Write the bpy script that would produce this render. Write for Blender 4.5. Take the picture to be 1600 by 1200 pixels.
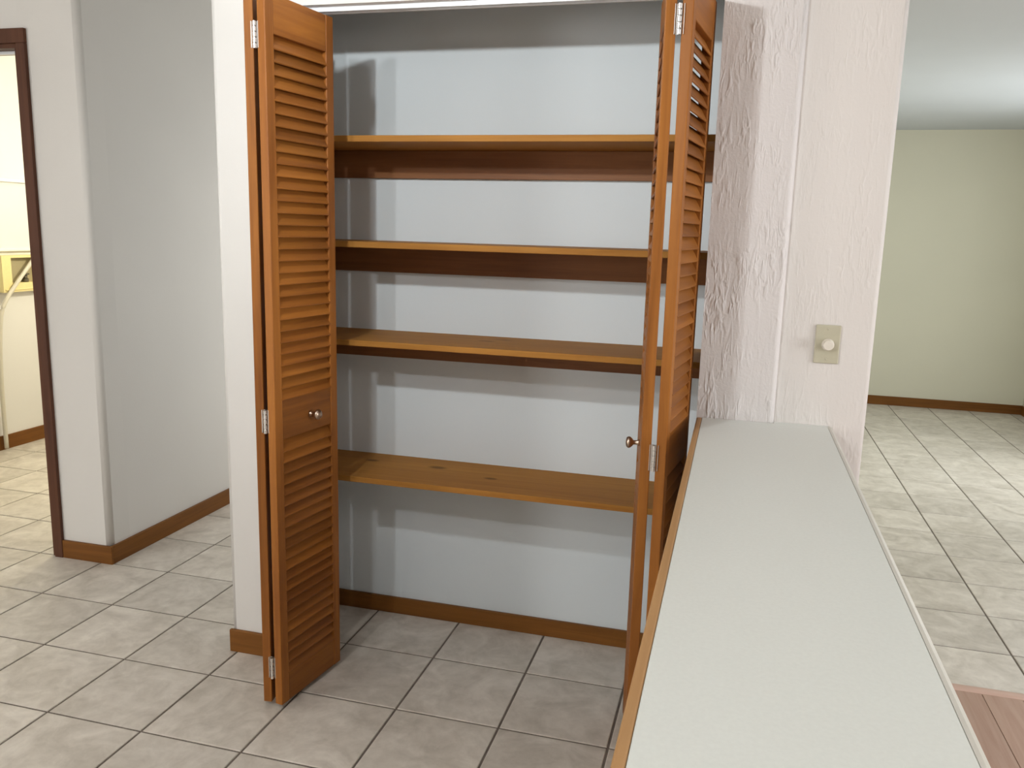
import bpy, bmesh, math, random
from mathutils import Vector, Matrix
random.seed(7)
for o in list(bpy.data.objects):
    bpy.data.objects.remove(o, do_unlink=True)
scene = bpy.context.scene
COL = scene.collection

# ------------------------------------------------------------------ camera
FPX, YAW, PITCH, ROLL, CAMH = 1303.39, -0.25991, 0.183055, -0.027056, 1.5
cy, sy, cp, sp = math.cos(YAW), math.sin(YAW), math.cos(PITCH), math.sin(PITCH)
cr, sr = math.cos(ROLL), math.sin(ROLL)
fwd = Vector((sy*cp, cy*cp, -sp)); rgt = Vector((cy, -sy, 0)); dwn = fwd.cross(rgt)
cx = cr*rgt + sr*dwn; cd = -sr*rgt + cr*dwn
cam_data = bpy.data.cameras.new('camera'); cam = bpy.data.objects.new('camera', cam_data)
COL.objects.link(cam)
M = Matrix((( cx.x, -cd.x, -fwd.x, 0), (cx.y, -cd.y, -fwd.y, 0), (cx.z, -cd.z, -fwd.z, CAMH), (0, 0, 0, 1)))
cam.matrix_world = M
cam_data.sensor_fit = 'HORIZONTAL'; cam_data.sensor_width = 36.0
cam_data.lens = 36.0*FPX/1600.0
cam_data.clip_start = 0.02
scene.camera = cam

# ------------------------------------------------------------------ view, world, lights
vs = scene.view_settings
vs.view_transform = 'Standard'; vs.look = 'None'; vs.gamma = 1.0; vs.use_curve_mapping = False
vs.exposure = 0.1
world = bpy.data.worlds.new('world'); scene.world = world; world.use_nodes = True
bg = world.node_tree.nodes['Background']
bg.inputs[0].default_value = (0.85, 0.92, 1.0, 1); bg.inputs[1].default_value = 0.6

def point_light(name, loc, power, col, r):
    l = bpy.data.lights.new(name, 'POINT'); l.energy = power; l.color = col; l.shadow_soft_size = r
    o = bpy.data.objects.new(name, l); o.location = loc; COL.objects.link(o); return o
def area_light(name, loc, target, sx, sz, power, col):
    l = bpy.data.lights.new(name, 'AREA'); l.shape = 'RECTANGLE'; l.size = sx; l.size_y = sz
    l.energy = power; l.color = col
    o = bpy.data.objects.new(name, l); o.location = loc; COL.objects.link(o)
    d = Vector(target) - Vector(loc); o.rotation_euler = d.to_track_quat('-Z', 'Y').to_euler(); return o
def spot_light(name, loc, target, size, blend, power, col, r):
    l = bpy.data.lights.new(name, 'SPOT'); l.energy = power; l.color = col; l.shadow_soft_size = r
    l.spot_size = math.radians(size); l.spot_blend = blend
    o = bpy.data.objects.new(name, l); o.location = loc; COL.objects.link(o)
    d = Vector(target) - Vector(loc); o.rotation_euler = d.to_track_quat('-Z', 'Y').to_euler(); return o
spot_light('kitchen_spotlight', (-1.02, 0.72, 2.256), (-0.95, 2.4, 1.86), 86, 1.0, 72, (0.92, 0.98, 1.0), 0.03)
point_light('kitchen_bulb', (-1.36, -0.05, 2.30), 40, (0.96, 0.98, 1.0), 0.04)
area_light('hallway_side_fill', (-1.68, 4.55, 1.15), (-2.58, 3.5, 1.1), 0.8, 1.9, 16, (1.0, 0.96, 0.90))  # added fill to brighten the hallway wall; no opening is built behind it
point_light('utility_bulb', (-3.35, 4.5, 1.85), 46, (1.0, 0.93, 0.71), 0.08)
point_light('living_fill', (1.55, 0.75, 1.98), 20, (1.0, 0.90, 0.80), 0.12)  # added fill for counter and plaster walls; no actual lamp hangs here
area_light('kitchen_window_daylight', (-5.15, -1.8, 1.5), (-1.0, 1.9, 1.3), 1.4, 1.1, 110, (0.98, 0.97, 0.95))
area_light('living_window_daylight', (5.1, 1.2, 1.35), (0.4, 2.6, 1.0), 2.4, 1.6, 208, (0.92, 0.95, 1.0))
area_light('far_room_fill', (2.5, 6.3, 1.25), (0.4, 6.6, 1.1), 2.2, 1.6, 56, (0.95, 0.99, 1.0))  # added area light that brightens the far room; no window in that wall

# ------------------------------------------------------------------ materials
def lin(c):
    return tuple(((v/255.0)/12.92 if v/255.0 <= 0.04045 else (((v/255.0)+0.055)/1.055)**2.4) for v in c)
def base_mat(name, col, rough=0.5, spec=0.4, metal=0.0):
    m = bpy.data.materials.new(name); m.use_nodes = True
    nt = m.node_tree; b = nt.nodes['Principled BSDF']
    b.inputs['Base Color'].default_value = (*col, 1); b.inputs['Roughness'].default_value = rough
    b.inputs['Specular IOR Level'].default_value = spec; b.inputs['Metallic'].default_value = metal
    return m, nt, b
def N(nt, t, **kw):
    n = nt.nodes.new(t)
    for k, v in kw.items(): setattr(n, k, v)
    return n
def coords(nt, scale=(1,1,1), rot=(0,0,0), rand=False, kind='Object'):
    tc = N(nt, 'ShaderNodeTexCoord'); mp = N(nt, 'ShaderNodeMapping')
    mp.inputs['Scale'].default_value = scale; mp.inputs['Rotation'].default_value = rot
    src = tc.outputs[kind]
    if rand:
        oi = N(nt, 'ShaderNodeObjectInfo'); va = N(nt, 'ShaderNodeVectorMath', operation='MULTIPLY_ADD')
        cb = N(nt, 'ShaderNodeCombineXYZ')
        for i in range(3): nt.links.new(oi.outputs['Random'], cb.inputs[i])
        nt.links.new(cb.outputs[0], va.inputs[0]); va.inputs[1].default_value = (17.3, 29.1, 41.7)
        nt.links.new(src, va.inputs[2]); src = va.outputs[0]
    nt.links.new(src, mp.inputs['Vector'])
    return mp.outputs[0]
def ramp(nt, fac, stops):
    r = N(nt, 'ShaderNodeValToRGB'); e = r.color_ramp.elements
    while len(e) < len(stops): e.new(0.5)
    for i, (p, c) in enumerate(stops): e[i].position = p; e[i].color = (*c, 1)
    nt.links.new(fac, r.inputs[0]); return r.outputs[0]
def noise(nt, vec, scale, detail=3, rough=0.55, dist=0.0):
    n = N(nt, 'ShaderNodeTexNoise'); n.inputs['Scale'].default_value = scale
    n.inputs['Detail'].default_value = detail; n.inputs['Roughness'].default_value = rough
    n.inputs['Distortion'].default_value = dist
    nt.links.new(vec, n.inputs['Vector']); return n.outputs[0]
def bump(nt, b, h, strength, dist):
    bp = N(nt, 'ShaderNodeBump'); bp.inputs['Strength'].default_value = strength
    bp.inputs['Distance'].default_value = dist
    nt.links.new(h, bp.inputs['Height']); nt.links.new(bp.outputs[0], b.inputs['Normal'])
def mixc(nt, a, bcol, fac, mode='MIX'):
    m = N(nt, 'ShaderNodeMix', data_type='RGBA', blend_type=mode)
    for s, v in ((0, fac), (6, a), (7, bcol)):
        if isinstance(v, (int, float)): m.inputs[s].default_value = v
        elif isinstance(v, tuple): m.inputs[s].default_value = (*v, 1)
        else: nt.links.new(v, m.inputs[s])
    return m.outputs[2]

def plaster(name, col, fine=0.25):
    m, nt, b = base_mat(name, col, 0.75, 0.25)
    v = coords(nt)
    n1 = noise(nt, v, 1.3, 2)
    c = ramp(nt, n1, [(0.3, tuple(x*0.97 for x in col)), (0.7, tuple(min(1, x*1.02) for x in col))])
    nt.links.new(c, b.inputs['Base Color'])
    bump(nt, b, noise(nt, v, 190, 2), fine, 0.0012)
    return m
def trowel_plaster(name, col, amount, tilt):
    m, nt, b = base_mat(name, col, 0.62, 0.3)
    def strokes(scale, zs, deg, lo, hi):
        v = coords(nt, (1, 1, zs), (0, math.radians(deg), 0))
        return ramp(nt, noise(nt, v, scale, 2, 0.55, 0.5), [(lo, (0,)*3), (hi, (1,)*3)])
    s1 = strokes(75, 0.24, tilt, 0.50, 0.68); s2 = strokes(42, 0.30, tilt*1.4, 0.52, 0.72)
    patch = ramp(nt, noise(nt, coords(nt), 6, 2), [(0.42, (0.15,)*3), (0.60, (1,)*3)])
    h = mixc(nt, mixc(nt, s1, s2, 0.5), patch, 1.0, 'MULTIPLY')
    h = mixc(nt, h, noise(nt, coords(nt), 150, 2), 0.12)
    bump(nt, b, h, amount, 0.006)
    return m
def wood(name, dark, light, axis, rough=0.45, spec=0.2, knots=None, sc=1.0):
    m, nt, b = base_mat(name, light, rough, spec)
    s = [42*sc]*3; s['xyz'.index(axis)] = 2.2*sc
    v = coords(nt, tuple(s), rand=True)
    g = noise(nt, v, 1.0, 5, 0.6, 0.7)
    s2 = [7*sc]*3; s2['xyz'.index(axis)] = 0.9*sc
    g2 = noise(nt, coords(nt, tuple(s2), rand=True), 1.0, 2, 0.5, 0.5)
    g = mixc(nt, g, g2, 0.45)
    c = ramp(nt, g, [(0.28, dark), (0.52, tuple(0.45*a+0.55*bb for a, bb in zip(dark, light))), (0.74, light)])
    oi = N(nt, 'ShaderNodeObjectInfo'); mr0 = N(nt, 'ShaderNodeMapRange')
    nt.links.new(oi.outputs['Random'], mr0.inputs[0]); mr0.inputs[3].default_value = 0.84; mr0.inputs[4].default_value = 1.10
    c = mixc(nt, c, mr0.outputs[0], 1.0, 'MULTIPLY')
    if knots:
        v0 = coords(nt, (1, 1, 1))
        for (kx, ky, kr, el) in knots:
            mp = N(nt, 'ShaderNodeMapping'); mp.vector_type = 'POINT'
            mp.inputs['Location'].default_value = (-kx/el, -ky, 0); mp.inputs['Scale'].default_value = (1.0/el, 1, 0)
            nt.links.new(v0, mp.inputs['Vector'])
            ln = N(nt, 'ShaderNodeVectorMath', operation='LENGTH'); nt.links.new(mp.outputs[0], ln.inputs[0])
            mr = N(nt, 'ShaderNodeMapRange'); mr.interpolation_type = 'SMOOTHSTEP'
            mr.inputs[1].default_value = kr*0.45; mr.inputs[2].default_value = kr*1.25
            mr.inputs[3].default_value = 0.72; mr.inputs[4].default_value = 0.0
            nt.links.new(ln.outputs['Value'], mr.inputs[0])
            c = mixc(nt, c, tuple(x*0.30 for x in dark), mr.outputs[0])
    nt.links.new(c, b.inputs['Base Color'])
    rr = N(nt, 'ShaderNodeMapRange'); nt.links.new(g, rr.inputs[0])
    rr.inputs[3].default_value = rough-0.06; rr.inputs[4].default_value = rough+0.1
    nt.links.new(rr.outputs[0], b.inputs['Roughness'])
    bump(nt, b, g, 0.12, 0.001)
    return m
def tile_mat(name, a, bcol, cdark):
    m, nt, b = base_mat(name, a, 0.42, 0.4)
    v = coords(nt, (1, 1, 1), rand=True)
    n1 = noise(nt, v, 6.5, 5, 0.62, 0.9); n2 = noise(nt, v, 24, 4, 0.6, 0.4)
    g = mixc(nt, n1, n2, 0.3)
    c = ramp(nt, g, [(0.34, cdark), (0.50, a), (0.66, bcol)])
    oi = N(nt, 'ShaderNodeObjectInfo'); mr = N(nt, 'ShaderNodeMapRange')
    nt.links.new(oi.outputs['Random'], mr.inputs[0]); mr.inputs[3].default_value = 0.93; mr.inputs[4].default_value = 1.05
    c = mixc(nt, c, mr.outputs[0], 1.0, 'MULTIPLY')
    nt.links.new(c, b.inputs['Base Color'])
    bump(nt, b, g, 0.15, 0.002)
    return m
def grout_mat(name, col):
    m, nt, b = base_mat(name, col, 0.9, 0.1)
    n = noise(nt, coords(nt), 30, 3)
    nt.links.new(ramp(nt, n, [(0.3, tuple(x*0.75 for x in col)), (0.7, tuple(x*1.15 for x in col))]), b.inputs['Base Color'])
    return m
def laminate(name, col):
    m, nt, b = base_mat(name, col, 0.42, 0.35)
    n = noise(nt, coords(nt), 160, 2)
    nt.links.new(ramp(nt, n, [(0.3, tuple(x*0.975 for x in col)), (0.7, tuple(x*1.01 for x in col))]), b.inputs['Base Color'])
    return m
def metal(name, col, rough):
    m, nt, b = base_mat(name, col, rough, 0.5, 1.0)
    n = noise(nt, coords(nt), 60, 2)
    rr = N(nt, 'ShaderNodeMapRange'); nt.links.new(n, rr.inputs[0])
    rr.inputs[3].default_value = rough*0.8; rr.inputs[4].default_value = rough*1.2
    nt.links.new(rr.outputs[0], b.inputs['Roughness'])
    return m
def plastic(name, col, rough=0.35):
    m, nt, b = base_mat(name, col, rough, 0.5)
    n = noise(nt, coords(nt), 90, 2)
    nt.links.new(ramp(nt, n, [(0.3, tuple(x*0.96 for x in col)), (0.7, col)]), b.inputs['Base Color'])
    return m

MT = {}
MT['wall'] = plaster('painted_plaster', (0.74, 0.72, 0.69))
MT['closet'] = plaster('closet_paint', (0.70, 0.745, 0.765), 0.15)
MT['trowel'] = trowel_plaster('trowelled_plaster', (0.70, 0.665, 0.645), 0.9, 22)
MT['trowel_fine'] = trowel_plaster('fine_trowelled_plaster', (0.70, 0.665, 0.63), 0.35, 18)
MT['cream'] = plaster('cream_paint', (0.70, 0.68, 0.56))
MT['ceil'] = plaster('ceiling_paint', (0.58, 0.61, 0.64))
MT['ceil_kitchen'] = plaster('kitchen_ceiling_bounce', (0.84, 0.83, 0.80))  # unseen ceiling made whiter than the living room's, as a soft reflector
D, L = (0.155, 0.046, 0.010), (0.40, 0.150, 0.026)
MT['door_z'] = wood('door_wood_upright', D, L, 'z')
MT['door_x'] = wood('door_wood_across', D, L, 'x')
MT['base_x'] = wood('baseboard_wood', (0.12, 0.042, 0.007), (0.28, 0.112, 0.022), 'x')
MT['base_y'] = wood('baseboard_wood_lengthways', (0.12, 0.042, 0.007), (0.28, 0.112, 0.022), 'y')
MT['casing'] = wood('casing_wood', (0.075, 0.030, 0.018), (0.16, 0.065, 0.034), 'z')
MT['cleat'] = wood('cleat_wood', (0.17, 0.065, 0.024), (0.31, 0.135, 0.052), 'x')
MT['oak_y'] = wood('oak_edging', (0.36, 0.19, 0.075), (0.52, 0.31, 0.14), 'y')
MT['tile'] = tile_mat('beige_tile', (0.635, 0.585, 0.515), (0.77, 0.72, 0.645), (0.50, 0.455, 0.39))
MT['grout'] = grout_mat('grout', (0.20, 0.17, 0.145))
MT['plank'] = wood('plank_wood', (0.40, 0.24, 0.175), (0.56, 0.40, 0.31), 'y', 0.45)
MT['counter'] = laminate('counter_laminate', (0.745, 0.775, 0.735))
MT['edge'] = laminate('edge_laminate', (0.60, 0.58, 0.52))
MT['strip'] = wood('strip_wood', (0.50, 0.33, 0.26), (0.62, 0.45, 0.37), 'x', 0.4)
MT['steel'] = metal('hinge_steel', (0.75, 0.73, 0.70), 0.35)
MT['track'] = plastic('white_enamel', (0.84, 0.86, 0.88), 0.3)
MT['knob'] = metal('knob_bronze', (0.52, 0.40, 0.31), 0.32)
MT['plate'] = plastic('almond_plastic', (0.50, 0.47, 0.35), 0.4)
MT['dial'] = plastic('ivory_plastic', (0.74, 0.69, 0.60), 0.35)
MT['ybox'] = plastic('yellowed_plastic', (0.80, 0.68, 0.33), 0.45)
MT['boxin'] = plastic('box_inside', (0.40, 0.34, 0.20), 0.6)
MT['valve'] = metal('valve_brass', (0.18, 0.16, 0.12), 0.45)
MT['hose'] = plastic('grey_hose', (0.62, 0.58, 0.48), 0.5)
MT['white'] = plastic('white_paint', (0.82, 0.81, 0.77), 0.5)

# ------------------------------------------------------------------ helpers
def add_box(bm, x0, x1, y0, y1, z0, z1):
    v = [bm.verts.new(p) for p in ((x0,y0,z0),(x1,y0,z0),(x1,y1,z0),(x0,y1,z0),(x0,y0,z1),(x1,y0,z1),(x1,y1,z1),(x0,y1,z1))]
    for f in ((0,3,2,1),(4,5,6,7),(0,1,5,4),(1,2,6,5),(2,3,7,6),(3,0,4,7)): bm.faces.new([v[i] for i in f])
def to_mesh(name, bm, mat, bevel=0.0, seg=2, smooth=False):
    if bevel:
        bmesh.ops.bevel(bm, geom=bm.edges[:], offset=bevel, segments=seg, profile=0.5, affect='EDGES')
    bmesh.ops.recalc_face_normals(bm, faces=bm.faces)
    me = bpy.data.meshes.new(name); bm.to_mesh(me); bm.free()
    if smooth:
        for p in me.polygons: p.use_smooth = True
    me.materials.append(mat); return me
def link(name, me, parent=None, loc=(0,0,0), rot=(0,0,0)):
    o = bpy.data.objects.new(name, me); COL.objects.link(o)
    o.location = loc; o.rotation_euler = rot
    if parent: o.parent = parent
    return o
def box_obj(name, b, mat, parent=None, bevel=0.0, seg=2, extra=()):
    """box given in world (or parent) coordinates; the origin is put at its base centre"""
    x0, x1, y0, y1, z0, z1 = b
    c = ((x0+x1)/2, (y0+y1)/2, z0)
    bm = bmesh.new(); add_box(bm, x0-c[0], x1-c[0], y0-c[1], y1-c[1], 0, z1-z0)
    for e in extra: add_box(bm, e[0]-c[0], e[1]-c[0], e[2]-c[1], e[3]-c[1], e[4]-c[2], e[5]-c[2])
    return link(name, to_mesh(name, bm, mat, bevel, seg), parent, c)
def tag(o, label, cat, group=None, kind=None):
    o['label'] = label; o['category'] = cat
    if group: o['group'] = group
    if kind: o['kind'] = kind
    return o
def S(o, label, cat): return tag(o, label, cat, kind='structure')
def empty(name, loc=(0,0,0), rz=0.0):
    o = bpy.data.objects.new(name, None); COL.objects.link(o); o.location = loc
    o.rotation_euler = (0, 0, rz); o.empty_display_size = 0.05; return o
def lathe(prof, n=20):
    bm = bmesh.new(); rings = []
    for (r, z) in prof:
        rings.append([bm.verts.new((r*math.cos(2*math.pi*i/n), r*math.sin(2*math.pi*i/n), z)) for i in range(n)])
    for a, b in zip(rings, rings[1:]):
        for i in range(n): bm.faces.new((a[i], a[(i+1) % n], b[(i+1) % n], b[i]))
    bm.faces.new(list(reversed(rings[0]))); bm.faces.new(rings[-1]); return bm
def tube(bm, pts, r, n=10):
    pts = [Vector(p) for p in pts]; rings = []
    for i, p in enumerate(pts):
        t = (pts[min(i+1, len(pts)-1)] - pts[max(i-1, 0)]).normalized()
        u = t.cross(Vector((0, 0, 1)) if abs(t.z) < 0.9 else Vector((1, 0, 0))).normalized(); w = t.cross(u)
        rings.append([bm.verts.new(p + r*(math.cos(2*math.pi*k/n)*u + math.sin(2*math.pi*k/n)*w)) for k in range(n)])
    for a, b in zip(rings, rings[1:]):
        for k in range(n): bm.faces.new((a[k], a[(k+1) % n], b[(k+1) % n], b[k]))
    bm.faces.new(rings[0]); bm.faces.new(rings[-1])
def rounded_wall(name, b, mat, corners, r=0.02):
    """wall box whose listed upright edges (sx, sy) are bull-nosed"""
    x0, x1, y0, y1, z0, z1 = b; pts = []
    for (px, py, sx, sy) in ((x0,y0,-1,-1), (x1,y0,1,-1), (x1,y1,1,1), (x0,y1,-1,1)):
        if (sx, sy) in corners:
            a0 = {(-1,-1): math.pi, (1,-1): 1.5*math.pi, (1,1): 0, (-1,1): 0.5*math.pi}[(sx, sy)]
            for k in range(7):
                a = a0 + k*math.pi/12
                pts.append((px - sx*r + r*math.cos(a), py - sy*r + r*math.sin(a)))
        else: pts.append((px, py))
    c = ((x0+x1)/2, (y0+y1)/2)
    bm = bmesh.new()
    lo = [bm.verts.new((p[0]-c[0], p[1]-c[1], 0)) for p in pts]; hi = [bm.verts.new((p[0]-c[0], p[1]-c[1], z1-z0)) for p in pts]
    n = len(pts)
    for i in range(n):
        f = bm.faces.new((lo[i], lo[(i+1) % n], hi[(i+1) % n], hi[i]))
        d = math.hypot(pts[i][0]-pts[(i+1) % n][0], pts[i][1]-pts[(i+1) % n][1]); f.smooth = d < r*0.6
    bm.faces.new(list(reversed(lo))); bm.faces.new(hi)
    return link(name, to_mesh(name, bm, mat), None, (c[0], c[1], z0))

# ------------------------------------------------------------------ shell
HT = 2.58          # wall height
YF, YB = 2.41, 2.866
YS = YF+0.018      # switch wall face
ZF = -0.012        # walls start under the tile tops
S(box_obj('ceiling', (-5.3, 0.31, -3.3, 8.4, HT, HT+0.1), MT['ceil_kitchen']), 'flat ceiling over kitchen and hallway, out of view, whitened to bounce light', 'ceiling')
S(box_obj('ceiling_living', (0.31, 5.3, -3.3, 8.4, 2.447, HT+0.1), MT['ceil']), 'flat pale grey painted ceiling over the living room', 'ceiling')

S(rounded_wall('wall_closet_left', (-1.645, -1.40, YF, YF+0.115, ZF, HT), MT['wall'], [(-1,-1)], 0.018),
  'narrow white wall strip beside the folded louvred door on the hallway side', 'wall')
S(box_obj('wall_closet_side', (-1.645, -1.53, YF+0.115, 5.5, ZF, HT), MT['closet']), 'white closet side wall along the hallway', 'wall')
S(box_obj('wall_closet_back', (-1.53, 0.0, YB, YB+0.11, ZF, HT), MT['closet']), 'pale blue-grey back wall of the closet behind the shelves', 'wall')
S(box_obj('wall_closet_header', (-1.40, -0.088, YF, YF+0.115, 2.145, HT), MT['wall']), 'white header wall above the closet opening', 'wall')
S(rounded_wall('wall_closet_right', (-0.088, 0.125, YF, YF+0.115, ZF, HT), MT['trowel'], [(1,-1)], 0.014), 'rough trowelled plaster wall strip between closet opening and switch wall', 'wall')
S(rounded_wall('wall_switch', (0.125, 0.368, YS, YF+0.115, ZF, HT), MT['trowel_fine'], [(1,-1)], 0.012),
  'off-white trowelled plaster wall carrying the dimmer switch', 'wall')
S(box_obj('wall_closet_inner', (0.0, 0.368, YF+0.115, YB+0.11, ZF, HT), MT['closet']), 'closet side wall behind the switch wall', 'wall')
S(box_obj('wall_living_left', (0.253, 0.368, YB+0.11, 8.2, ZF, HT), MT['cream']), 'cream wall running back from the switch wall', 'wall')
S(box_obj('wall_living_far', (0.2, 2.64, 8.2, 8.32, ZF, 2.447), MT['cream']), 'cream far wall of the tiled living room', 'wall')
S(box_obj('wall_living_right', (2.52, 2.64, 4.6, 8.2, ZF, 2.447), MT['cream']), 'cream side wall meeting the far living room wall', 'wall')
S(box_obj('wall_living_front', (2.64, 5.3, 4.6, 4.72, ZF, 2.447), MT['cream']), 'cream cross wall of the living room', 'wall')
S(box_obj('wall_outer_right', (5.2, 5.3, -3.2, 4.6, ZF, 2.447), MT['cream']), 'outer wall with the living room windows', 'wall')
S(box_obj('wall_behind', (-5.3, 5.3, -3.3, -3.2, ZF, HT), MT['wall']), 'wall behind the kitchen', 'wall')
S(box_obj('wall_outer_left', (-5.3, -5.2, -3.2, 6.1, ZF, HT), MT['wall']), 'outer kitchen wall with the window', 'wall')
# doorway wall with its opening, and the hallway wall
DX0, DX1, DZ = -3.72, -2.872, 2.185
S(box_obj('wall_doorway', (-5.2, DX0, 2.91, 3.03, ZF, HT), MT['wall'], None, 0, 2, [(DX0, DX1, 2.91, 3.03, DZ, HT)]), 'white wall over and beside the utility room doorway', 'wall')
S(rounded_wall('wall_hallway_left', (DX1, -2.582, 2.91, 3.03, ZF, HT), MT['wall'], [(1,-1)], 0.025), 'grey-white wall end between the doorway casing and the hallway', 'wall')
S(box_obj('wall_hallway_side', (-2.68, -2.582, 3.03, 6.0, ZF, HT), MT['wall']), 'grey-white wall running down the hallway', 'wall')
S(box_obj('wall_hallway_end', (-2.582, -1.645, 5.4, 5.5, ZF, HT), MT['wall']), 'end wall of the hallway', 'wall')
S(box_obj('wall_utility_left', (-4.67, -4.55, 3.03, 6.0, ZF, HT), MT['wall']), 'bright cream-white wall inside the lit utility room', 'wall')
S(box_obj('wall_utility_end', (-5.2, -2.582, 6.0, 6.1, ZF, HT), MT['wall']), 'end wall of the utility room', 'wall')
S(rounded_wall('wall_half', (-0.062, 0.262, -0.8, YF-0.001, ZF, 0.950), MT['trowel_fine'], [], 0.01), 'plaster half wall under the white counter top', 'wall')

# ------------------------------------------------------------------ floor: tiles
P = 0.3375; GX, GY = -0.609, 2.575; GW = 0.0075
floor = S(box_obj('floor', (-5.25, 5.25, -3.25, 8.25, -0.06, -0.003), MT['grout']), 'beige ceramic tile floor with brown grout lines', 'floor')
fo = Vector(floor.location)
def proj(p):
    d = Vector(p) - Vector((0, 0, CAMH)); z = d.dot(fwd)
    if z < 0.05: return None
    return 800 + FPX*d.dot(cx)/z, 600 + FPX*d.dot(cd)/z
h = (P-GW)/2; ch = 0.0025
def tile_geo(bm, ox, oy, x0, x1, y0, y1):
    lo = [bm.verts.new((ox+a, oy+b, -0.006)) for a, b in ((x0,y0),(x1,y0),(x1,y1),(x0,y1))]
    mi = [bm.verts.new((ox+a, oy+b, -ch*0.5)) for a, b in ((x0,y0),(x1,y0),(x1,y1),(x0,y1))]
    hi = [bm.verts.new((ox+a, oy+b, 0)) for a, b in ((x0+ch,y0+ch),(x1-ch,y0+ch),(x1-ch,y1-ch),(x0+ch,y1-ch))]
    for i in range(4):
        j = (i+1) % 4
        bm.faces.new((lo[i], lo[j], mi[j], mi[i])); bm.faces.new((mi[i], mi[j], hi[j], hi[i]))
    bm.faces.new(hi)
bm = bmesh.new(); tile_geo(bm, 0, 0, -h, h, -h, h); tile_me = to_mesh('tile', bm, MT['tile'])
PLX, PLY = 0.262, 2.94           # plank floor lies at X > PLX, Y < PLY
rest = bmesh.new(); ntile = 0
def hidden(x, y):                # tiles wholly behind walls or the counter as seen from the camera
    if 0.0 < x < 0.25 and y > 2.9: return True
    if x > -0.35 and x < 0.27 and y < 2.4: return True
    if -1.53 < x < 0.3 and y > YB+0.15: return True
    return False
for i in range(-14, 18):
    for j in range(-18, 18):
        x, y = GX + (i+0.5)*P, GY + (j+0.5)*P
        if not (-5.2 < x < 5.2 and -3.2 < y < 8.2): continue
        x0, x1, y0, y1 = x-h, x+h, y-h, y+h
        if x1 > PLX and y0 < PLY:
            if x0 > PLX and y1 < PLY: continue
            if y1 > PLY and x0 > PLX-0.06: y0 = max(y0, PLY)         # cut row along the transition strip
            elif x0 < PLX: x1 = min(x1, PLX)
            if x1-x0 < 0.02 or y1-y0 < 0.02: continue
        q = proj((x, y, 0)); vis = q and -130 < q[0] < 1730 and 560 < q[1] < 1330 and not hidden(x, y)
        if x < -2.8 and y > 2.9 and not (x < -2.85 and q and q[0] < 190): vis = False
        if x > 0.3 and (not q or q[0] < 1250): vis = False
        full = abs((x1-x0)-2*h) < 1e-6 and abs((y1-y0)-2*h) < 1e-6
        if vis:
            ntile += 1
            if full: link('tile', tile_me, floor, (x-fo.x, y-fo.y, -fo.z))
            else:
                b2 = bmesh.new(); tile_geo(b2, 0, 0, x0-x, x1-x, y0-y, y1-y)
                link('tile', to_mesh('tile', b2, MT['tile']), floor, (x-fo.x, y-fo.y, -fo.z))
        else: tile_geo(rest, x-fo.x, y-fo.y, x0-x, x1-x, y0-y, y1-y)
r_ = link('tile_field', to_mesh('tile_field', rest, MT['tile']), floor, (0, 0, -fo.z)); r_['kind'] = 'stuff'
print('tiles', ntile)

# plank floor on the far side of the counter
pf = S(box_obj('floor_living', (PLX, 5.2, -3.2, PLY-0.03, -0.003, -0.0005), MT['grout']), 'salmon-toned wood plank floor beyond the counter', 'floor')
po = Vector(pf.location)
pw = 0.125; k = 0; x = 0.515
bm = bmesh.new(); add_box(bm, -pw/2+0.0008, pw/2-0.0008, -0.6+0.0008, 0.6-0.0008, 0, 0.006); plank_me = to_mesh('plank', bm, MT['plank'], 0.0015, 1)
prest = bmesh.new()
x = PLX + pw/2 + 0.005
while x < 5.1:
    off = [0.0, 0.43, 0.81, 0.22][k % 4]
    y = PLY-0.03-0.6-off
    first = True
    segs = []
    if off > 0.03: segs.append((PLY-0.03-off, PLY-0.03))
    while y > -3.0:
        segs.append((y-0.6, y+0.6)); y -= 1.2
    for (a, b) in segs:
        q = [proj((xx, yy, 0)) for xx in (x-pw/2, x+pw/2) for yy in (a, b)]
        vis = any(p_ and p_[0] < 1800 and p_[1] < 1450 and p_[0] > 1300 for p_ in q)
        if vis:
            b2 = bmesh.new(); L2 = (b-a)/2-0.0008; add_box(b2, -pw/2+0.0008, pw/2-0.0008, -L2, L2, 0, 0.006)
            link('plank', to_mesh('plank', b2, MT['plank'], 0.0015, 1), pf, (x-po.x, (a+b)/2-po.y, -0.0005-po.z))
        else:
            add_box(prest, x-pw/2+0.0008-po.x, x+pw/2-0.0008-po.x, a+0.0008-po.y, b-0.0008-po.y, -0.0005-po.z, 0.0055-po.z)
    x += pw; k += 1
r_ = link('plank_field', to_mesh('plank_field', prest, MT['plank']), pf); r_['kind'] = 'stuff'
# transition strip between planks and tiles
bm = bmesh.new()
prof = [(-0.024, 0), (-0.022, 0.006), (-0.012, 0.010), (0.0, 0.0115), (0.012, 0.010), (0.022, 0.006), (0.024, 0)]
a_ = [bm.verts.new((0.37-2.7, y, z)) for y, z in prof]; b_ = [bm.verts.new((5.2-2.7, y, z)) for y, z in prof]
for i in range(len(prof)-1): bm.faces.new((a_[i], a_[i+1], b_[i+1], b_[i]))
bm.faces.new((a_[0], b_[0], b_[-1], a_[-1])); bm.faces.new(a_); bm.faces.new(list(reversed(b_)))
S(link('trim_1', to_mesh('trim_1', bm, MT['strip']), None, (2.7, PLY-0.012, 0.0)), 'rounded pinkish transition strip between planks and tiles', 'trim')

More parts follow.
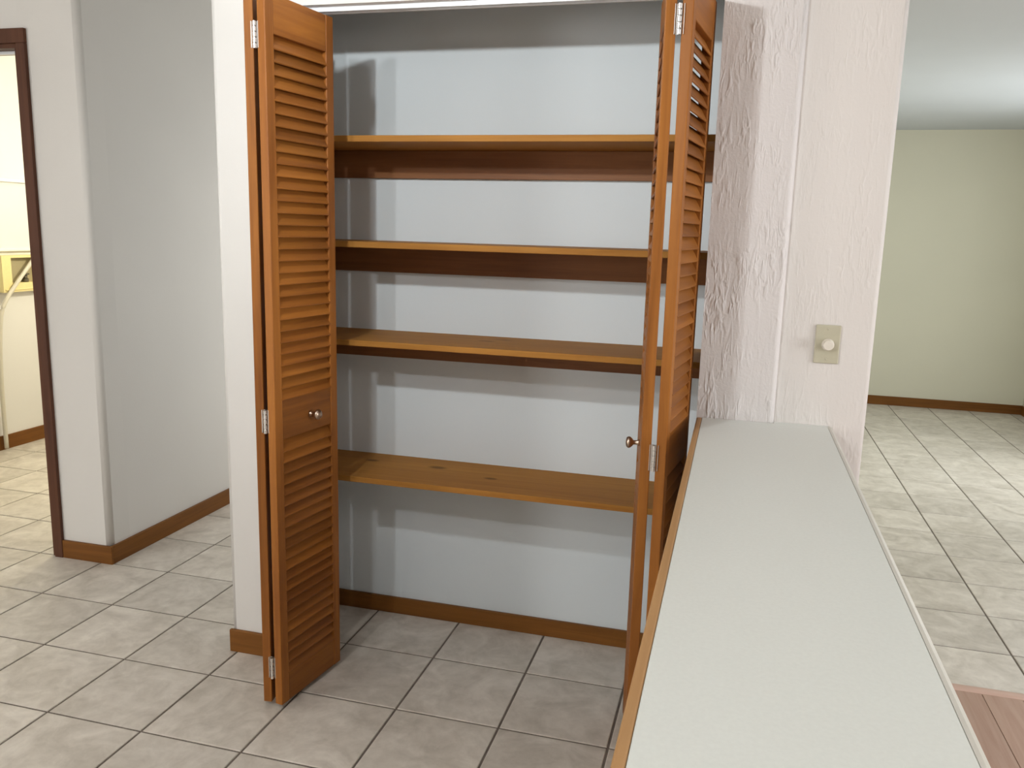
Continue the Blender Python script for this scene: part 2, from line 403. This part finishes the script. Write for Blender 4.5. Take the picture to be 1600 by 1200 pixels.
# ------------------------------------------------------------------ baseboards and casing
BH, BT = 0.082, 0.013
S(box_obj('baseboard_closet_left', (-1.645-0.003, -1.40, YF-BT, YF, 0, BH), MT['base_x'], None, 0.002), 'brown baseboard on the narrow wall strip beside the folded door', 'baseboard')
S(box_obj('baseboard_closet_side', (-1.645-BT, -1.645, YF+0.25, 5.4, 0, BH), MT['base_y'], None, 0.002), 'brown baseboard along the closet side of the hallway', 'baseboard')
S(box_obj('baseboard_closet_back', (-1.53, 0.0, YB-BT, YB, 0, 0.066), MT['base_x'], None, 0.002), 'brown baseboard along the back of the closet', 'baseboard')
S(box_obj('baseboard_hallway_left', (-2.830, -2.582+BT, 2.91-BT, 2.91, 0, BH), MT['base_x'], None, 0.002), 'short brown baseboard between doorway casing and hallway corner', 'baseboard')
S(box_obj('baseboard_hallway_side', (-2.582, -2.582+BT, 2.91, 5.4, 0, BH), MT['base_y'], None, 0.002), 'brown baseboard running down the hallway wall', 'baseboard')
S(box_obj('baseboard_utility_left', (-4.55, -4.55+BT, 3.03, 6.0, 0, BH+0.01), MT['base_y'], None, 0.002), 'golden brown baseboard in the lit utility room', 'baseboard')
S(box_obj('baseboard_living_far', (0.368, 2.52, 8.2-BT, 8.2, 0, BH), MT['base_x'], None, 0.002), 'brown baseboard along the far living room wall', 'baseboard')
S(box_obj('baseboard_living_right', (2.52-BT, 2.52, 4.6, 8.2-BT, 0, BH), MT['base_y'], None, 0.002), 'brown baseboard on the living room side wall', 'baseboard')
S(box_obj('baseboard_living_left', (0.368, 0.368+BT, YB+0.12, 8.2-BT, 0, BH), MT['base_y'], None, 0.002), 'brown baseboard on the wall behind the switch wall', 'baseboard')
cs = empty('trim_2', (DX1, 2.91, 0)); S(cs, 'dark brown wooden casing around the utility room doorway', 'door frame')
def part(name, b, mat, parent, bevel=0.002, seg=2):
    p = parent.location
    return box_obj(name, (b[0]-p.x, b[1]-p.x, b[2]-p.y, b[3]-p.y, b[4]-p.z, b[5]-p.z), mat, parent, bevel, seg)
part('side_casing', (DX1, DX1+0.042, 2.91-0.016, 2.91, 0, DZ), MT['casing'], cs)
part('side_casing', (DX0-0.042, DX0, 2.91-0.016, 2.91, 0, DZ), MT['casing'], cs)
part('head_casing', (DX0-0.042, DX1+0.042, 2.91-0.016, 2.91, DZ, DZ+0.056), MT['casing'], cs)
part('jamb', (DX1-0.018, DX1, 2.905, 3.035, 0, DZ-0.018), MT['casing'], cs)
part('jamb', (DX0, DX0+0.018, 2.905, 3.035, 0, DZ-0.018), MT['casing'], cs)
part('head_jamb', (DX0, DX1, 2.905, 3.035, DZ-0.018, DZ), MT['casing'], cs)
part('stop_strip', (DX0+0.02, DX1-0.03, 2.955, 2.968, DZ-0.030, DZ-0.018), MT['track'], cs)['label'] = 'pale strip under the head of the door frame'

# utility room wall trims
S(box_obj('trim_3', (-4.55, -4.520, 3.1, 4.66, 1.712, 1.736), MT['white'], None, 0.004), 'upper thin cream moulding strip on the utility room wall', 'trim')
S(box_obj('trim_4', (-4.55, -4.522, 3.1, 4.64, 1.276, 1.296), MT['white'], None, 0.005), 'lower cream moulding strip above the yellow hose box', 'trim')

# ------------------------------------------------------------------ washing machine hose box
hb = empty('hose_box', (-4.55, 4.455, 1.018)); tag(hb, 'yellowed recessed washer hose box on the utility room wall', 'hose box')
Y0, Y1, Z0, Z1 = 4.295, 4.612, 1.018, 1.252; o0, o1, p0, p1 = 4.366, 4.566, 1.076, 1.236
bm = bmesh.new()
def rel(b, p=hb): 
    l = p.location; return (b[0]-l.x, b[1]-l.x, b[2]-l.y, b[3]-l.y, b[4]-l.z, b[5]-l.z)
for b in ((-4.549, -4.500, Y0, o0, Z0, Z1), (-4.549, -4.500, o1, Y1, Z0, Z1), (-4.549, -4.500, o0, o1, Z0, p0), (-4.549, -4.500, o0, o1, p1, Z1)):
    add_box(bm, *rel(b))
link('face_frame', to_mesh('face_frame', bm, MT['ybox']), hb)
box_obj('back_panel', rel((-4.549, -4.543, o0, o1, p0, p1)), MT['boxin'], hb)
box_obj('rim', rel((-4.500, -4.494, Y0+0.012, Y1-0.012, Z0+0.012, Z0+0.02)), MT['ybox'], hb, 0.002)
vb = lathe([(0.016, 0), (0.019, 0.006), (0.019, 0.022), (0.012, 0.026), (0.012, 0.045), (0.024, 0.048), (0.024, 0.058)], 16)
vo = link('valve', to_mesh('valve', vb, MT['valve'], smooth=False), hb, (0.028, 4.492-4.455, p0-1.018))
vo['label'] = 'dark metal tap inside the hose box'
bm = bmesh.new()
hp = [(-4.484, 4.552, 1.246), (-4.484, 4.515, 1.210), (-4.483, 4.46, 1.156), (-4.483, 4.41, 1.106), (-4.482, 4.365, 1.060), (-4.482, 4.31, 1.000), (-4.482, 4.262, 0.93), (-4.484, 4.235, 0.84), (-4.500, 4.225, 0.60), (-4.51, 4.225, 0.30), (-4.51, 4.225, 0.015)]
hp2 = []
for i in range(len(hp)-1):
    for t in (0, 0.25, 0.5, 0.75):
        q0, q1, q2, q3 = (Vector(hp[max(i-1, 0)]), Vector(hp[i]), Vector(hp[i+1]), Vector(hp[min(i+2, len(hp)-1)]))
        hp2.append(0.5*((2*q1) + (q2-q0)*t + (2*q0-5*q1+4*q2-q3)*t*t + (3*q1-q0-3*q2+q3)*t**3))
hp2.append(Vector(hp[-1]))
tube(bm, [p-Vector(hb.location) for p in hp2], 0.013, 10)
link('drain_hose', to_mesh('drain_hose', bm, MT['hose'], smooth=True), hb)['label'] = 'pale grey hose slanting across the box opening'

# ------------------------------------------------------------------ counter top
ct = empty('counter_top', (0.1, 0.8, 0.951)); tag(ct, 'long white laminate counter top with oak edging on the half wall', 'counter')
part('top_slab', (-0.072, 0.270, -0.85, YF-0.0005, 0.951, 0.983), MT['counter'], ct, 0.0012, 1)
part('back_filler', (0.126, 0.270, YF-0.001, YS-0.0005, 0.951, 0.983), MT['counter'], ct, 0)
part('oak_edge', (-0.087, -0.0722, -0.85, YF-0.004, 0.951, 0.9832), MT['oak_y'], ct, 0.003, 2)['label'] = 'oak edging strip along the kitchen side'
bm = bmesh.new()
prof = [(0.2702, 0.951), (0.2702, 0.983), (0.276, 0.9825), (0.281, 0.980), (0.284, 0.975), (0.284, 0.951)]
a_ = [bm.verts.new((x-0.1, -0.85-0.8, z-0.951)) for x, z in prof]; b_ = [bm.verts.new((x-0.1, YS-0.0005-0.8, z-0.951)) for x, z in prof]
for i in range(len(prof)):
    j = (i+1) % len(prof); bm.faces.new((a_[i], a_[j], b_[j], b_[i]))
bm.faces.new(a_); bm.faces.new(list(reversed(b_)))
link('rounded_edge', to_mesh('rounded_edge', bm, MT['edge']), ct)['label'] = 'ivory rounded edge on the living room side'

# ------------------------------------------------------------------ closet shelves
SX0, SX1 = -1.53, 0.0; SF = 2.556
def shelf_mat(i, knots): return wood('shelf_pine.%d' % i, (0.28, 0.112, 0.022), (0.46, 0.222, 0.050), 'x', 0.55, 0.1, knots)
shelves = [
    (1.785, 0.105, 'topmost pine closet shelf, seen from below with its back cleat', []),
    (1.448, 0.102, 'second pine closet shelf from the top, almost edge-on at eye level', []),
    (1.120, 0.088, 'third pine closet shelf from the top with a dark knot midway', [(-0.055, 0.02, 0.010, 3.5), (-0.01, 0.075, 0.008, 4.0)]),
    (0.642, 0.060, 'lowest pine closet shelf with several dark knots on its broad top', [(-0.50, 0.055, 0.014, 2.0), (-0.24, 0.050, 0.017, 2.2), (-0.02, -0.015, 0.012, 2.2)]),
]
for i, (z, ch_, label, kn) in enumerate(shelves):
    e = empty('closet_shelf', ((SX0+SX1)/2, YB, z-0.02)); tag(e, label, 'shelf', 'pine shelves in the closet')
    m = shelf_mat(i, kn)
    part('board', (SX0+0.001, SX1-0.001, SF, YB-0.0005, z-0.02, z), m, e, 0.002, 2)
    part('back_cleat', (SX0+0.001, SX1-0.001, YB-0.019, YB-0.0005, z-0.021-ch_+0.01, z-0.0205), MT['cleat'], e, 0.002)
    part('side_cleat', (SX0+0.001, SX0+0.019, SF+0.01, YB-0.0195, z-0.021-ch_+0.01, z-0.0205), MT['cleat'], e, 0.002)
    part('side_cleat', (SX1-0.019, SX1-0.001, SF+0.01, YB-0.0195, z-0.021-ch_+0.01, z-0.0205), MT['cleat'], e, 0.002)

# ------------------------------------------------------------------ bifold track
tr = empty('door_track', (-0.744, 2.45, 2.145)); tag(tr, 'white metal bifold door track under the closet header', 'track')
part('channel_top', (-1.395, -0.093, 2.434, 2.466, 2.142, 2.1448), MT['track'], tr, 0.0)
part('channel_side', (-1.395, -0.093, 2.434, 2.4365, 2.131, 2.142), MT['track'], tr, 0.0)
part('channel_side', (-1.395, -0.093, 2.4635, 2.466, 2.131, 2.142), MT['track'], tr, 0.0)

# ------------------------------------------------------------------ louvred bifold doors
PW, PT, PH, PZ = 0.312, 0.027, 2.100, 0.014
ST = 0.036
US0, US1 = 0.975, 1.995     # upper louvre field (local z)
LS0, LS1 = 0.100, 0.850
def bx_mesh(name, b, mat, bevel=0.0025):
    bm = bmesh.new(); add_box(bm, *b); return to_mesh(name, bm, mat, bevel, 2)
stile_me = bmesh.new(); add_box(stile_me, 0, ST, -PT/2, PT/2, 0, PH); stile_me = to_mesh('stile', stile_me, MT['door_z'], 0.0025, 2)
IW = PW - 2*ST
rt = PT/2-0.001
top_rail = bx_mesh('top_rail', (0, IW, -rt, rt, 0, PH-US1), MT['door_x'])
mid_rail = bx_mesh('middle_rail', (0, IW, -rt, rt, 0, US0-LS1), MT['door_x'])
bot_rail = bx_mesh('bottom_rail', (0, IW, -rt, rt, 0, LS0), MT['door_x'])
def slat_mesh():
    # cross-section in (y, z): front (-y) edge low, back edge high, rounded ends
    ax = Vector((0.0215, 0.038)).normalized(); nn = Vector((-ax.y, ax.x)); half, t = 0.0262, 0.0030
    ring = []
    for s in (1, -1):
        for k in range(5):
            a = -math.pi/2 + k*math.pi/4
            ring.append(s*(half-t)*ax + s*(t*math.cos(a)*ax + t*math.sin(a)*nn))
    bm = bmesh.new()
    a_ = [bm.verts.new((-0.004, p.x, p.y)) for p in ring]; b_ = [bm.verts.new((IW+0.004, p.x, p.y)) for p in ring]
    n = len(ring)
    for i in range(n):
        f = bm.faces.new((a_[i], a_[(i+1) % n], b_[(i+1) % n], b_[i]))
    bm.faces.new(a_); bm.faces.new(list(reversed(b_)))
    return to_mesh('slat', bm, MT['door_x'])
slat_me = slat_mesh()
knob_me = to_mesh('knob', lathe([(0.009, 0), (0.0085, 0.004), (0.006, 0.008), (0.006, 0.016), (0.011, 0.020), (0.0155, 0.025), (0.0165, 0.030), (0.014, 0.035), (0.007, 0.0375), (0.001, 0.038)], 24), MT['knob'], smooth=True)
def hinge_mesh():
    bm = bmesh.new()
    for k in range(5):
        z = k*0.0146; n = 12; r = 0.0050
        lo = [bm.verts.new((r*math.cos(2*math.pi*i/n), r*math.sin(2*math.pi*i/n), z)) for i in range(n)]
        hi = [bm.verts.new((r*math.cos(2*math.pi*i/n), r*math.sin(2*math.pi*i/n), z+0.0112)) for i in range(n)]
        for i in range(n): bm.faces.new((lo[i], lo[(i+1) % n], hi[(i+1) % n], hi[i]))
        bm.faces.new(lo); bm.faces.new(hi)
    add_box(bm, -0.0115, -0.0100, 0.0, 0.024, 0.001, 0.070)     # leaves lying against the two panels
    add_box(bm, 0.0100, 0.0115, 0.0, 0.024, 0.001, 0.070)
    add_box(bm, -0.0105, -0.002, 0.006, 0.0075, 0.001, 0.070)
    add_box(bm, 0.002, 0.0105, 0.006, 0.0075, 0.001, 0.070)
    add_box(bm, -0.0015, 0.0015, -0.0015, 0.0015, 0.0, 0.0696)
    return to_mesh('hinge', bm, MT['steel'])
hinge_me = hinge_mesh()
def panel(door, near, far, front, knob):
    """near/far: floor points of the panel's centre line; front: -1 when the room face is local -y, +1 otherwise"""
    near, far = Vector(near), Vector(far); a = math.atan2(far.y-near.y, far.x-near.x)
    fl = door.location
    st = link('door_panel', stile_me, door, (near.x-fl.x, near.y-fl.y, PZ-fl.z), (0, 0, a))
    link('stile', stile_me, st, (PW-ST, 0, 0))
    link('bottom_rail', bot_rail, st, (ST, 0, 0)); link('middle_rail', mid_rail, st, (ST, 0, LS1)); link('top_rail', top_rail, st, (ST, 0, US1))
    for (z0, z1, n) in ((US0, US1, 30), (LS0, LS1, 22)):
        p = (z1-z0)/n
        for k in range(n):
            s = link('slat', slat_me, st, (ST, 0, z0+(k+0.5)*p))
            if front > 0: s.rotation_euler = (0, 0, math.pi); s.location.x = ST+IW
    if knob:
        s = -1 if front < 0 else 1
        kb = link('knob', knob_me, st, (PW*0.54, s*rt, 0.905), (-s*math.pi/2, 0, 0)); kb['label'] = 'small round bronze knob'
    return st
d1 = empty('door_1', (-1.40, 2.44, 0)); tag(d1, 'louvred brown bifold door folded open beside the narrow white wall strip', 'door', 'louvred closet doors', 'structure')
panel(d1, (-1.336, 2.132), (-1.379, 2.441), +1, False)
panel(d1, (-1.295, 2.128), (-1.250, 2.437), -1, True)
d2 = empty('door_2', (-0.09, 2.44, 0)); tag(d2, 'louvred brown bifold door folded open beside the counter, seen edge-on', 'door', 'louvred closet doors', 'structure')
panel(d2, (-0.201, 2.135), (-0.243, 2.444), +1, True)
panel(d2, (-0.1615, 2.135), (-0.122, 2.445), -1, False)
for d, c in ((d1, (-1.3155, 2.128)), (d2, (-0.180, 2.132))):
    for z in (0.10, 0.888, 1.967):
        link('hinge', hinge_me, d, (c[0]-d.location.x, c[1]-d.location.y, z))['label'] = 'steel butt hinge joining the two panels'

# ------------------------------------------------------------------ dimmer switch
ds = empty('dimmer_switch', (0.2485, YS, 1.160)); tag(ds, 'almond dimmer switch with a round ivory dial on the plaster wall', 'switch')
bm = bmesh.new(); add_box(bm, -0.0325, 0.0325, -0.006, -0.0002, 0, 0.106)
link('plate', to_mesh('plate', bm, MT['plate'], 0.0022, 2), ds)
link('dial', to_mesh('dial', lathe([(0.0165, 0), (0.0165, 0.003), (0.0150, 0.005), (0.0140, 0.017), (0.0125, 0.0195), (0.001, 0.020)], 28), MT['dial'], smooth=False), ds, (0.0015, -0.006, 0.052), (math.pi/2, 0, 0))
screw = to_mesh('screw', lathe([(0.003, 0), (0.003, 0.0008), (0.001, 0.0014)], 12), MT['plate'])
for z in (0.012, 0.094): link('screw', screw, ds, (0, -0.006, z), (math.pi/2, 0, 0))
